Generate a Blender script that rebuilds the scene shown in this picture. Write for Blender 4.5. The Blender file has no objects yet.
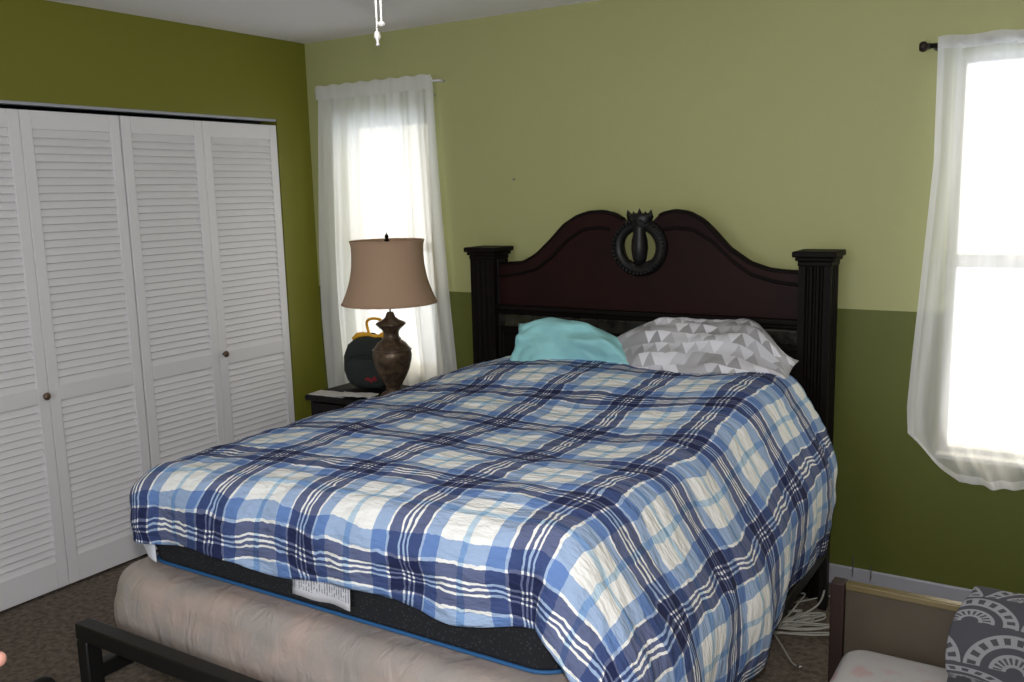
import bpy, math, random
from mathutils import Vector, Matrix, noise
random.seed(7)
S = bpy.context.scene
COL = S.collection
PI = math.pi

# ------------------------------------------------------------------ camera
CX, CY, CZ = 3.6202, -3.7275, 1.6317
YAW, PITCH, ROLL, FPX = -0.5641, 0.1612, -0.0256, 916.37
fw = Vector((math.sin(YAW)*math.cos(PITCH), math.cos(YAW)*math.cos(PITCH), -math.sin(PITCH)))
rt = fw.cross(Vector((0, 0, 1))).normalized(); up = rt.cross(fw)
r2 = rt*math.cos(ROLL)+up*math.sin(ROLL); u2 = -rt*math.sin(ROLL)+up*math.cos(ROLL)
cd = bpy.data.cameras.new('camera'); cam = bpy.data.objects.new('camera', cd); COL.objects.link(cam)
cd.sensor_width = 36; cd.lens = FPX/1024*36; cd.clip_start = 0.02
cam.matrix_world = Matrix(((r2.x, u2.x, -fw.x, CX), (r2.y, u2.y, -fw.y, CY), (r2.z, u2.z, -fw.z, CZ), (0, 0, 0, 1)))
S.camera = cam

# ------------------------------------------------------------------ world, lights, exposure
W = bpy.data.worlds.new('daylight'); S.world = W; W.use_nodes = True
wn = W.node_tree; wb = wn.nodes['Background']
tc = wn.nodes.new('ShaderNodeTexCoord'); sp = wn.nodes.new('ShaderNodeSeparateXYZ'); cr = wn.nodes.new('ShaderNodeValToRGB')
wn.links.new(tc.outputs['Generated'], sp.inputs[0]); mr = wn.nodes.new('ShaderNodeMath'); mr.operation = 'MULTIPLY_ADD'; mr.inputs[1].default_value = 2.5; mr.inputs[2].default_value = 0.6
wn.links.new(sp.outputs['Z'], mr.inputs[0]); wn.links.new(mr.outputs[0], cr.inputs[0])
cr.color_ramp.elements[0].position = 0.0; cr.color_ramp.elements[0].color = (0.80, 0.88, 1.0, 1)
cr.color_ramp.elements[1].position = 0.8; cr.color_ramp.elements[1].color = (1.0, 0.93, 0.74, 1)
wn.links.new(cr.outputs[0], wb.inputs['Color']); wb.inputs['Strength'].default_value = 3.2

def area(name, loc, direction, sx, sy, power, color=(1, 1, 1), portal=False):
    l = bpy.data.lights.new(name, 'AREA'); l.shape = 'RECTANGLE'; l.size = sx; l.size_y = sy
    l.energy = power; l.color = color
    if portal: l.cycles.is_portal = True
    o = bpy.data.objects.new(name, l); COL.objects.link(o); o.location = loc
    o.rotation_euler = Vector(direction).to_track_quat('-Z', 'Y').to_euler()
    return o
area('window_portal', (0.505, 0.17, 1.36), (0, -1, 0), 0.60, 1.42, 1, portal=True)
area('window_portal', (3.60, 0.17, 1.36), (0, -1, 0), 0.84, 1.44, 1, portal=True)
# the photographer's pop-up flash, just above the lens
area('camera_flash', Vector((CX, CY, CZ))+u2*0.10, fw, 0.06, 0.035, 31, (1.0, 0.97, 0.95))
# added soft fill behind the camera, standing in for daylight; no doorway is built
area('added_fill_light', (2.3, -4.5, 1.3), (0, 1, 0.0), 1.0, 1.9, 27, (0.86, 0.92, 1.0))
S.view_settings.view_transform = 'Standard'; S.view_settings.look = 'None'
S.view_settings.gamma = 1.0; S.view_settings.exposure = 0.0; S.view_settings.use_curve_mapping = False

# ------------------------------------------------------------------ materials
def mat(name, col, rough=0.6, metal=0.0, spec=0.4, noise_amt=0.0, nscale=8.0, bump=0.0, bscale=60.0, coat=0.0, col2=None, sheen=0.0):
    m = bpy.data.materials.new(name); m.use_nodes = True
    nt = m.node_tree; b = nt.nodes['Principled BSDF']
    b.inputs['Base Color'].default_value = (*col, 1); b.inputs['Roughness'].default_value = rough
    b.inputs['Metallic'].default_value = metal; b.inputs['Specular IOR Level'].default_value = spec
    b.inputs['Coat Weight'].default_value = coat; b.inputs['Sheen Weight'].default_value = sheen
    co = nt.nodes.new('ShaderNodeTexCoord')
    if noise_amt > 0 or col2:
        n = nt.nodes.new('ShaderNodeTexNoise'); n.inputs['Scale'].default_value = nscale; n.inputs['Detail'].default_value = 4
        nt.links.new(co.outputs['Object'], n.inputs['Vector'])
        r = nt.nodes.new('ShaderNodeValToRGB'); r.color_ramp.elements[0].position = 0.35; r.color_ramp.elements[1].position = 0.65
        c2 = col2 or tuple(c*(1-noise_amt) for c in col)
        r.color_ramp.elements[0].color = (*c2, 1); r.color_ramp.elements[1].color = (*col, 1)
        nt.links.new(n.outputs['Fac'], r.inputs[0]); nt.links.new(r.outputs[0], b.inputs['Base Color'])
    if bump > 0:
        n2 = nt.nodes.new('ShaderNodeTexNoise'); n2.inputs['Scale'].default_value = bscale; n2.inputs['Detail'].default_value = 3
        nt.links.new(co.outputs['Object'], n2.inputs['Vector'])
        bp = nt.nodes.new('ShaderNodeBump'); bp.inputs['Strength'].default_value = bump; bp.inputs['Distance'].default_value = 0.01
        nt.links.new(n2.outputs['Fac'], bp.inputs['Height']); nt.links.new(bp.outputs[0], b.inputs['Normal'])
    return m

def N(nt, t, **kw):
    n = nt.nodes.new(t)
    for k, v in kw.items(): setattr(n, k, v)
    return n
def MA(nt, op, a, b=None, c=None):
    n = nt.nodes.new('ShaderNodeMath'); n.operation = op
    for i, v in enumerate((a, b, c)):
        if v is None: continue
        if isinstance(v, (int, float)): n.inputs[i].default_value = v
        else: nt.links.new(v, n.inputs[i])
    return n.outputs[0]

M = {}
UPPER = (0.415, 0.425, 0.185); OLIVE = (0.115, 0.130, 0.020)
def wall_two_tone():
    m = mat('two_tone_green_paint', UPPER, 0.55, bump=0.06, bscale=180)
    nt = m.node_tree; b = nt.nodes['Principled BSDF']
    g = N(nt, 'ShaderNodeNewGeometry'); s = N(nt, 'ShaderNodeSeparateXYZ'); nt.links.new(g.outputs['Position'], s.inputs[0])
    t = MA(nt, 'GREATER_THAN', s.outputs['Z'], 1.1445)
    mx = N(nt, 'ShaderNodeMix', data_type='RGBA')
    mx.inputs[6].default_value = (*OLIVE, 1); mx.inputs[7].default_value = (*UPPER, 1)
    nt.links.new(t, mx.inputs[0]); nt.links.new(mx.outputs[2], b.inputs['Base Color'])
    return m
M['wall2'] = wall_two_tone()
M['olive'] = mat('olive_green_paint', (0.185, 0.185, 0.020), 0.5, bump=0.06, bscale=180)
M['ceil'] = mat('white_ceiling_paint', (0.88, 0.85, 0.87), 0.85, bump=0.15, bscale=120)
M['plain'] = mat('pale_wall_paint', (0.45, 0.44, 0.40), 0.7)
M['door'] = mat('white_door_paint', (0.80, 0.79, 0.80), 0.45)
M['trim'] = mat('white_trim_gloss', (0.42, 0.43, 0.48), 0.3)
M['vinyl'] = mat('white_window_vinyl', (0.8, 0.8, 0.8), 0.35)
M['carpet'] = mat('brown_carpet', (0.235, 0.19, 0.155), 0.95, spec=0.1, nscale=45, bump=1.0, bscale=150, col2=(0.125, 0.10, 0.08))
M['dark'] = mat('dark_closet_interior', (0.04, 0.04, 0.035), 0.8)  # near-black colour for the closet's inner walls
M['wood'] = mat('dark_cherry_wood', (0.021, 0.006, 0.005), 0.5, spec=0.15, nscale=5, col2=(0.013, 0.004, 0.0035))
M['woodk'] = mat('near_black_wood', (0.007, 0.0045, 0.004), 0.55, spec=0.1)
M['marble'] = mat('black_marbled_strip', (0.012, 0.011, 0.010), 0.12, nscale=22, col2=(0.035, 0.032, 0.026), coat=0.5)
M['crest'] = mat('dark_bronze_resin', (0.007, 0.006, 0.006), 0.4, spec=0.3)
M['bronze'] = mat('mottled_bronze', (0.17, 0.115, 0.07), 0.35, metal=0.35, nscale=30, col2=(0.06, 0.04, 0.028))
M['knob'] = mat('antique_brass_knob', (0.16, 0.11, 0.08), 0.4, metal=0.5)
M['blackmetal'] = mat('black_powdercoat_steel', (0.008, 0.008, 0.008), 0.4)
M['mattress'] = None
M['whitecloth'] = mat('white_cotton', (0.68, 0.70, 0.76), 0.9, bump=0.4, bscale=25)
M['teal'] = mat('turquoise_cotton', (0.33, 0.68, 0.70), 0.85, bump=0.35, bscale=14)
M['ns'] = mat('black_brown_laminate', (0.010, 0.008, 0.008), 0.6, spec=0.2)
M['paper'] = mat('white_paper', (0.62, 0.60, 0.57), 0.8)
M['bag'] = mat('dark_green_nylon', (0.022, 0.030, 0.028), 0.75, bump=0.4, bscale=200)
M['bagtrim'] = mat('charcoal_webbing', (0.02, 0.022, 0.024), 0.8)
M['red'] = mat('red_print', (0.30, 0.02, 0.03), 0.6)
M['yellow'] = mat('orange_yellow_plastic', (0.95, 0.50, 0.03), 0.45)
M['cable'] = mat('off_white_cable_jacket', (0.42, 0.41, 0.37), 0.5)
M['rodw'] = mat('white_curtain_rod', (0.7, 0.7, 0.72), 0.4)
M['rodd'] = mat('dark_bronze_curtain_rod', (0.03, 0.022, 0.02), 0.4, metal=0.5)
M['chrome'] = mat('shiny_chain_metal', (0.9, 0.88, 0.84), 0.35, metal=0.4)
M['glow'] = mat('lit_frosted_glass', (0.85, 0.84, 0.8), 0.4)
gb_ = M['glow'].node_tree.nodes['Principled BSDF']; gb_.inputs['Emission Color'].default_value = (1, 0.96, 0.9, 1); gb_.inputs['Emission Strength'].default_value = 9
M['bowl'] = mat('white_frosted_glass', (0.85, 0.84, 0.8), 0.25, coat=0.5)
M['brownpanel'] = mat('brown_board', (0.088, 0.070, 0.048), 0.5, noise_amt=0.15, nscale=6)
M['redwood'] = mat('red_brown_wood_edge', (0.030, 0.015, 0.012), 0.6)
M['gold'] = mat('tan_gloss_edging', (0.20, 0.155, 0.075), 0.28, metal=0.3)
M['blackrubber'] = mat('black_rubber', (0.006, 0.006, 0.006), 0.6)
M['skin'] = mat('skin', (0.36, 0.18, 0.14), 0.55)
M['nail'] = mat('grey_steel_nail', (0.35, 0.34, 0.32), 0.35, metal=0.8)
M['bluepipe'] = mat('blue_piping', (0.02, 0.10, 0.25), 0.6)

def shade_mat():
    m = mat('tan_fabric_shade', (0.66, 0.45, 0.30), 0.85, bump=0.3, bscale=300)
    nt = m.node_tree; b = nt.nodes['Principled BSDF']; out = nt.nodes['Material Output']
    tr = N(nt, 'ShaderNodeBsdfTranslucent'); tr.inputs[0].default_value = (0.45, 0.27, 0.18, 1)
    mx = N(nt, 'ShaderNodeMixShader'); mx.inputs[0].default_value = 0.25
    nt.links.new(b.outputs[0], mx.inputs[1]); nt.links.new(tr.outputs[0], mx.inputs[2]); nt.links.new(mx.outputs[0], out.inputs[0])
    return m
M['shade'] = shade_mat()

def sheer_mat(name, transp, col):
    m = bpy.data.materials.new(name); m.use_nodes = True; nt = m.node_tree; nt.nodes.clear()
    out = N(nt, 'ShaderNodeOutputMaterial'); t = N(nt, 'ShaderNodeBsdfTransparent')
    d = N(nt, 'ShaderNodeBsdfDiffuse'); d.inputs[0].default_value = (*col, 1)
    l = N(nt, 'ShaderNodeBsdfTranslucent'); l.inputs[0].default_value = (*col, 1)
    m1 = N(nt, 'ShaderNodeMixShader'); m1.inputs[0].default_value = 0.5
    m2 = N(nt, 'ShaderNodeMixShader')
    co = N(nt, 'ShaderNodeTexCoord'); w = N(nt, 'ShaderNodeTexNoise'); w.inputs['Scale'].default_value = 6
    mp = N(nt, 'ShaderNodeMapping'); mp.inputs['Scale'].default_value = (6, 1, 0.4)
    nt.links.new(co.outputs['Object'], mp.inputs[0]); nt.links.new(mp.outputs[0], w.inputs['Vector'])
    f = MA(nt, 'MULTIPLY_ADD', w.outputs['Fac'], 0.25, 1-transp-0.125)
    nt.links.new(f, m2.inputs[0])
    nt.links.new(d.outputs[0], m1.inputs[1]); nt.links.new(l.outputs[0], m1.inputs[2])
    nt.links.new(t.outputs[0], m2.inputs[1]); nt.links.new(m1.outputs[0], m2.inputs[2]); nt.links.new(m2.outputs[0], out.inputs[0])
    return m
M['sheer1'] = sheer_mat('sheer_white_voile', 0.09, (0.92, 0.92, 0.91))
M['sheer2'] = sheer_mat('thin_sheer_white_voile', 0.42, (0.93, 0.93, 0.94))

def glass_mat():
    m = bpy.data.materials.new('window_glass'); m.use_nodes = True; nt = m.node_tree; nt.nodes.clear()
    out = N(nt, 'ShaderNodeOutputMaterial'); t = N(nt, 'ShaderNodeBsdfTransparent'); g = N(nt, 'ShaderNodeBsdfGlossy'); g.inputs['Roughness'].default_value = 0.02
    mx = N(nt, 'ShaderNodeMixShader'); mx.inputs[0].default_value = 0.06
    nt.links.new(t.outputs[0], mx.inputs[1]); nt.links.new(g.outputs[0], mx.inputs[2]); nt.links.new(mx.outputs[0], out.inputs[0])
    return m
M['glass'] = glass_mat()

PER = 0.335
def plaid_mat():
    m = mat('blue_plaid_cotton', (1, 1, 1), 0.85, spec=0.25)
    nt = m.node_tree; b = nt.nodes['Principled BSDF']
    uv = N(nt, 'ShaderNodeUVMap'); uv.uv_map = 'UVMap'
    n1 = N(nt, 'ShaderNodeTexNoise'); n1.inputs['Scale'].default_value = 26; n1.inputs['Detail'].default_value = 2
    n0 = N(nt, 'ShaderNodeTexNoise'); n0.inputs['Scale'].default_value = 4.2; n0.inputs['Detail'].default_value = 1
    nt.links.new(uv.outputs[0], n1.inputs['Vector']); nt.links.new(uv.outputs[0], n0.inputs['Vector'])
    s1 = N(nt, 'ShaderNodeSeparateColor'); nt.links.new(n1.outputs['Color'], s1.inputs[0])
    s0 = N(nt, 'ShaderNodeSeparateColor'); nt.links.new(n0.outputs['Color'], s0.inputs[0])
    s = N(nt, 'ShaderNodeSeparateXYZ'); nt.links.new(uv.outputs[0], s.inputs[0])
    cols = []
    for k, (ax, c0) in enumerate((('X', 1.63), ('Y', 2.215))):
        a = MA(nt, 'MULTIPLY_ADD', s1.outputs[k], 0.016, -0.008)
        a0 = MA(nt, 'MULTIPLY_ADD', s0.outputs[k], 0.058, -0.029)
        v = MA(nt, 'ADD', MA(nt, 'ADD', MA(nt, 'ADD', s.outputs[ax], a), a0), -c0)
        pp = MA(nt, 'PINGPONG', v, PER/2)
        t = MA(nt, 'DIVIDE', pp, PER/2)
        r = N(nt, 'ShaderNodeValToRGB'); r.color_ramp.interpolation = 'CONSTANT'
        Wt = (0.92, 0.92, 0.90, 1); Nv = (0.125, 0.150, 0.275, 1); Bl = (0.36, 0.48, 0.70, 1); Th = (0.52, 0.68, 0.82, 1)
        stops = [(0, Wt), (0.016, Nv), (0.065, Wt), (0.098, Nv), (0.285, Wt), (0.325, Bl), (0.575, Wt), (0.945, Th)]
        e = r.color_ramp.elements
        e[0].position = 0; e[0].color = stops[0][1]; e[1].position = stops[1][0]; e[1].color = stops[1][1]
        for p, c in stops[2:]:
            q = e.new(p); q.color = c
        nt.links.new(t, r.inputs[0]); cols.append(r.outputs[0])
    mx = N(nt, 'ShaderNodeMix', data_type='RGBA', blend_type='MULTIPLY'); mx.inputs[0].default_value = 1
    nt.links.new(cols[0], mx.inputs[6]); nt.links.new(cols[1], mx.inputs[7])
    nt.links.new(mx.outputs[2], b.inputs['Base Color'])
    nb = N(nt, 'ShaderNodeTexNoise'); nb.inputs['Scale'].default_value = 22; nb.inputs['Detail'].default_value = 3
    mp = N(nt, 'ShaderNodeMapping'); mp.inputs['Scale'].default_value = (0.6, 1.5, 1)
    nt.links.new(uv.outputs[0], mp.inputs[0]); nt.links.new(mp.outputs[0], nb.inputs['Vector'])
    bp = N(nt, 'ShaderNodeBump'); bp.inputs['Strength'].default_value = 0.75; bp.inputs['Distance'].default_value = 0.025
    nt.links.new(nb.outputs['Fac'], bp.inputs['Height']); nt.links.new(bp.outputs[0], b.inputs['Normal'])
    return m
M['plaid'] = plaid_mat()

def mattress_mat():
    m = mat('black_knit_mattress', (0.010, 0.011, 0.014), 0.8)
    nt = m.node_tree; b = nt.nodes['Principled BSDF']
    co = N(nt, 'ShaderNodeTexCoord'); v = N(nt, 'ShaderNodeTexVoronoi'); v.inputs['Scale'].default_value = 110
    nt.links.new(co.outputs['Object'], v.inputs['Vector'])
    r = N(nt, 'ShaderNodeValToRGB'); r.color_ramp.elements[0].position = 0.12; r.color_ramp.elements[1].position = 0.3
    r.color_ramp.elements[0].color = (0.05, 0.052, 0.058, 1); r.color_ramp.elements[1].color = (0.009, 0.010, 0.013, 1)
    nt.links.new(v.outputs['Distance'], r.inputs[0]); nt.links.new(r.outputs[0], b.inputs['Base Color'])
    return m
M['mattress'] = mattress_mat()

def boxspring_mat():
    m = mat('pinkish_beige_damask_in_clear_plastic', (0.43, 0.34, 0.295), 0.5, nscale=7, col2=(0.33, 0.295, 0.27), coat=0.6)
    nt = m.node_tree; b = nt.nodes['Principled BSDF']
    b.inputs['Coat Roughness'].default_value = 0.2
    co = N(nt, 'ShaderNodeTexCoord'); w = N(nt, 'ShaderNodeTexNoise'); w.inputs['Scale'].default_value = 9; w.inputs['Detail'].default_value = 4; w.inputs['Distortion'].default_value = 1.2
    mp = N(nt, 'ShaderNodeMapping'); mp.inputs['Scale'].default_value = (1.6, 1, 0.8); mp.inputs['Rotation'].default_value = (0, 0.6, 0)
    nt.links.new(co.outputs['Object'], mp.inputs[0]); nt.links.new(mp.outputs[0], w.inputs['Vector'])
    bp = N(nt, 'ShaderNodeBump'); bp.inputs['Strength'].default_value = 0.5; bp.inputs['Distance'].default_value = 0.02
    nt.links.new(w.outputs['Fac'], bp.inputs['Height']); nt.links.new(bp.outputs[0], b.inputs['Normal']); nt.links.new(bp.outputs[0], b.inputs['Coat Normal'])
    return m
M['boxspring'] = boxspring_mat()

def triangle_mat():
    m = mat('grey_triangle_print_cotton', (1, 1, 1), 0.85)
    nt = m.node_tree; b = nt.nodes['Principled BSDF']
    uv = N(nt, 'ShaderNodeUVMap'); uv.uv_map = 'UVMap'; s = N(nt, 'ShaderNodeSeparateXYZ'); nt.links.new(uv.outputs[0], s.inputs[0])
    u = MA(nt, 'MULTIPLY', s.outputs['X'], 18.0); v = MA(nt, 'MULTIPLY', s.outputs['Y'], 18.0)
    fv = MA(nt, 'FRACT', v); iv = MA(nt, 'FLOOR', v)
    fu = MA(nt, 'FRACT', u); iu = MA(nt, 'FLOOR', u)
    tri = MA(nt, 'LESS_THAN', MA(nt, 'MULTIPLY', MA(nt, 'ABSOLUTE', MA(nt, 'SUBTRACT', fu, 0.5)), 2.0), MA(nt, 'SUBTRACT', 1.0, fv))
    half = MA(nt, 'MULTIPLY', MA(nt, 'GREATER_THAN', fu, 0.5), MA(nt, 'SUBTRACT', 1.0, tri))
    cv = N(nt, 'ShaderNodeCombineXYZ')
    nt.links.new(MA(nt, 'ADD', iu, half), cv.inputs[0]); nt.links.new(iv, cv.inputs[1]); nt.links.new(MA(nt, 'MULTIPLY', tri, 7.3), cv.inputs[2])
    wn_ = N(nt, 'ShaderNodeTexWhiteNoise', noise_dimensions='3D'); nt.links.new(cv.outputs[0], wn_.inputs['Vector'])
    # large patches decide how grey an area is
    big = N(nt, 'ShaderNodeTexWhiteNoise', noise_dimensions='3D'); cb = N(nt, 'ShaderNodeCombineXYZ')
    nt.links.new(MA(nt, 'FLOOR', MA(nt, 'DIVIDE', MA(nt, 'ADD', iu, half), 3.0)), cb.inputs[0]); nt.links.new(MA(nt, 'FLOOR', MA(nt, 'DIVIDE', iv, 2.0)), cb.inputs[1])
    nt.links.new(cb.outputs[0], big.inputs['Vector'])
    val = MA(nt, 'ADD', MA(nt, 'MULTIPLY', wn_.outputs['Value'], 0.4), MA(nt, 'ADD', MA(nt, 'MULTIPLY', big.outputs['Value'], 0.4), MA(nt, 'MULTIPLY', tri, -0.22)))
    r = N(nt, 'ShaderNodeValToRGB'); r.color_ramp.interpolation = 'CONSTANT'; e = r.color_ramp.elements
    e[0].position = 0; e[0].color = (0.33, 0.325, 0.33, 1); e[1].position = 0.14; e[1].color = (0.45, 0.445, 0.46, 1)
    for p, c in ((0.33, (0.60, 0.60, 0.63, 1)), (0.45, (0.76, 0.76, 0.80, 1))):
        q = e.new(p); q.color = c
    nt.links.new(val, r.inputs[0]); nt.links.new(r.outputs[0], b.inputs['Base Color'])
    return m
M['tri'] = triangle_mat()

def floral_mat():
    m = mat('white_and_pink_floral_vinyl', (1, 1, 1), 0.4)
    nt = m.node_tree; b = nt.nodes['Principled BSDF']
    co = N(nt, 'ShaderNodeTexCoord'); v = N(nt, 'ShaderNodeTexVoronoi'); v.inputs['Scale'].default_value = 11
    n = N(nt, 'ShaderNodeTexNoise'); n.inputs['Scale'].default_value = 18
    va = N(nt, 'ShaderNodeVectorMath', operation='MULTIPLY_ADD'); va.inputs[1].default_value = (0.06, 0.06, 0.06)
    nt.links.new(n.outputs['Color'], va.inputs[0]); nt.links.new(co.outputs['Object'], va.inputs[2]); nt.links.new(va.outputs[0], v.inputs['Vector'])
    r = N(nt, 'ShaderNodeValToRGB'); r.color_ramp.elements[0].position = 0.18; r.color_ramp.elements[1].position = 0.40
    r.color_ramp.elements[0].color = (0.50, 0.36, 0.35, 1); r.color_ramp.elements[1].color = (0.50, 0.48, 0.46, 1)
    nt.links.new(v.outputs['Distance'], r.inputs[0]); nt.links.new(r.outputs[0], b.inputs['Base Color'])
    return m
M['floral'] = floral_mat()

def medallion_mat():
    m = mat('grey_medallion_print_fleece', (1, 1, 1), 0.9)
    nt = m.node_tree; b = nt.nodes['Principled BSDF']
    uv = N(nt, 'ShaderNodeUVMap'); uv.uv_map = 'UVMap'
    s = N(nt, 'ShaderNodeSeparateXYZ'); nt.links.new(uv.outputs[0], s.inputs[0])
    # fish-scale layout: cells offset every other row
    Vv = MA(nt, 'DIVIDE', s.outputs['Y'], 0.13); row = MA(nt, 'FLOOR', Vv)
    off = MA(nt, 'MULTIPLY', MA(nt, 'FLOORED_MODULO', row, 2.0), 0.5)
    Uu = MA(nt, 'ADD', MA(nt, 'DIVIDE', s.outputs['X'], 0.22), off)
    du = MA(nt, 'MULTIPLY', MA(nt, 'SUBTRACT', MA(nt, 'FRACT', Uu), 0.5), 0.22)
    dv = MA(nt, 'MULTIPLY', MA(nt, 'SUBTRACT', MA(nt, 'FRACT', Vv), 0.02), 0.13)
    d = MA(nt, 'SQRT', MA(nt, 'ADD', MA(nt, 'MULTIPLY', du, du), MA(nt, 'MULTIPLY', dv, dv)))
    ang = MA(nt, 'ARCTAN2', dv, du)
    ring = MA(nt, 'DIVIDE', d, 0.027); fr = MA(nt, 'FRACT', ring)
    line = MA(nt, 'GREATER_THAN', fr, 0.68)
    alt = MA(nt, 'GREATER_THAN', MA(nt, 'FLOORED_MODULO', MA(nt, 'FLOOR', ring), 2.0), 0.5)
    st = MA(nt, 'MULTIPLY', MA(nt, 'GREATER_THAN', MA(nt, 'SINE', MA(nt, 'MULTIPLY', ang, 20.0)), 0.0), alt)
    outside = MA(nt, 'GREATER_THAN', d, 0.1075)
    f = MA(nt, 'MAXIMUM', line, st)
    f = MA(nt, 'MULTIPLY', f, MA(nt, 'SUBTRACT', 1.0, outside))
    mx = N(nt, 'ShaderNodeMix', data_type='RGBA'); mx.inputs[6].default_value = (0.065, 0.065, 0.075, 1); mx.inputs[7].default_value = (0.27, 0.27, 0.28, 1)
    nt.links.new(f, mx.inputs[0]); nt.links.new(mx.outputs[2], b.inputs['Base Color'])
    return m
M['medallion'] = medallion_mat()

def label_mat():
    m = mat('white_sewn_label', (1, 1, 1), 0.7)
    nt = m.node_tree; b = nt.nodes['Principled BSDF']
    uv = N(nt, 'ShaderNodeUVMap'); uv.uv_map = 'UVMap'; s = N(nt, 'ShaderNodeSeparateXYZ'); nt.links.new(uv.outputs[0], s.inputs[0])
    lines = MA(nt, 'GREATER_THAN', MA(nt, 'SINE', MA(nt, 'MULTIPLY', s.outputs['X'], 150.0)), 0.25)
    n = N(nt, 'ShaderNodeTexNoise'); n.inputs['Scale'].default_value = 30
    mp = N(nt, 'ShaderNodeMapping'); mp.inputs['Scale'].default_value = (0.8, 0.35, 1)
    nt.links.new(uv.outputs[0], mp.inputs[0]); nt.links.new(mp.outputs[0], n.inputs['Vector'])
    g = MA(nt, 'GREATER_THAN', n.outputs['Fac'], 0.45)
    ed = MA(nt, 'MULTIPLY', MA(nt, 'GREATER_THAN', s.outputs['Y'], 0.2), MA(nt, 'LESS_THAN', s.outputs['Y'], 0.9))
    f = MA(nt, 'MULTIPLY', MA(nt, 'MULTIPLY', lines, g), ed)
    mx = N(nt, 'ShaderNodeMix', data_type='RGBA'); mx.inputs[6].default_value = (0.62, 0.62, 0.66, 1); mx.inputs[7].default_value = (0.20, 0.20, 0.24, 1)
    nt.links.new(f, mx.inputs[0]); nt.links.new(mx.outputs[2], b.inputs['Base Color'])
    return m
M['label'] = label_mat()

# ------------------------------------------------------------------ mesh helpers
class MB:
    def __init__(s): s.v = []; s.f = []; s.uv = None
    def box(s, x0, x1, y0, y1, z0, z1, mtx=None):
        b = len(s.v)
        for z in (z0, z1):
            for (x, y) in ((x0, y0), (x1, y0), (x1, y1), (x0, y1)):
                p = Vector((x, y, z)); s.v.append(mtx @ p if mtx else p)
        for f in ((3, 2, 1, 0), (4, 5, 6, 7), (0, 1, 5, 4), (1, 2, 6, 5), (2, 3, 7, 6), (3, 0, 4, 7)):
            s.f.append([b+i for i in f])
        return s
    def tube(s, pts, r, n=10, closed=False, flat=1.0):
        pts = [Vector(p) for p in pts]; m = len(pts); b = len(s.v)
        rs = r if isinstance(r, (list, tuple)) else [r]*m
        ref = None
        for i, p in enumerate(pts):
            a = pts[i-1] if (i > 0 or closed) else p
            c = pts[(i+1) % m] if (i < m-1 or closed) else p
            t = (c-a).normalized()
            if ref is None:
                ref = Vector((0, 0, 1)) if abs(t.z) < 0.9 else Vector((1, 0, 0))
            u = (ref - t*ref.dot(t)).normalized(); ref = u; w = t.cross(u)
            for k in range(n):
                q = 2*PI*k/n; s.v.append(p+u*(math.cos(q)*rs[i])+w*(math.sin(q)*rs[i]*flat))
        for i in range(m if closed else m-1):
            for k in range(n):
                a = b+i*n; c = b+((i+1) % m)*n
                s.f.append([a+k, a+(k+1) % n, c+(k+1) % n, c+k])
        if not closed:
            s.f.append([b+k for k in range(n)][::-1]); s.f.append([b+(m-1)*n+k for k in range(n)])
        return s
    def lathe(s, prof, c, n=32, sx=1, sy=1):
        b = len(s.v); m = len(prof)
        for (r, z) in prof:
            for k in range(n):
                q = 2*PI*k/n; s.v.append(Vector((c[0]+r*math.cos(q)*sx, c[1]+r*math.sin(q)*sy, c[2]+z)))
        for i in range(m-1):
            for k in range(n):
                s.f.append([b+i*n+k, b+i*n+(k+1) % n, b+(i+1)*n+(k+1) % n, b+(i+1)*n+k])
        if prof[0][0] > 1e-4: s.f.append([b+k for k in range(n)][::-1])
        if prof[-1][0] > 1e-4: s.f.append([b+(m-1)*n+k for k in range(n)])
        return s
    def ball(s, c, rx, ry, rz, n=14, m=9):
        prof = [(math.sin(PI*i/(m-1)), -math.cos(PI*i/(m-1))) for i in range(m)]
        b = len(s.v)
        s.lathe([(max(r, 0.002), z) for r, z in prof], (0, 0, 0), n)
        for i in range(b, len(s.v)):
            p = s.v[i]; s.v[i] = Vector((c[0]+p.x*rx, c[1]+p.y*ry, c[2]+p.z*rz))
        return s
    def grid(s, nu, nv, fn, uvfn=None, closeu=False):
        b = len(s.v)
        for j in range(nv):
            for i in range(nu): s.v.append(Vector(fn(i, j)))
        for j in range(nv-1):
            for i in range(nu if closeu else nu-1):
                s.f.append([b+j*nu+i, b+j*nu+(i+1) % nu, b+(j+1)*nu+(i+1) % nu, b+(j+1)*nu+i])
        if uvfn:
            s.uv = [uvfn(i, j) for j in range(nv) for i in range(nu)]
        return s
    def build(s, name, m, parent=None, smooth=False, bevel=0, seg=2, merge=False):
        off = parent.matrix_basis.translation if parent else Vector((0, 0, 0))
        p = parent.parent if parent else None
        while p: off = off + p.matrix_basis.translation; p = p.parent
        me = bpy.data.meshes.new(name); me.from_pydata([tuple(v-off) for v in s.v], [], s.f)
        if s.uv:
            l = me.uv_layers.new(name='UVMap')
            for lp in me.loops: l.data[lp.index].uv = s.uv[lp.vertex_index]
        me.materials.append(m)
        me.validate(); me.update()
        import bmesh
        bm = bmesh.new(); bm.from_mesh(me)
        bmesh.ops.recalc_face_normals(bm, faces=bm.faces); bm.to_mesh(me); bm.free()
        o = bpy.data.objects.new(name, me); COL.objects.link(o)
        if parent: o.parent = parent
        if smooth:
            for q in me.polygons: q.use_smooth = True
        if bevel:
            md = o.modifiers.new('bevel', 'BEVEL'); md.width = bevel; md.segments = seg; md.limit_method = 'ANGLE'
            for q in me.polygons: q.use_smooth = True
            try: me.set_sharp_from_angle(angle=math.radians(40))
            except Exception: pass
        return o

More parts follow.
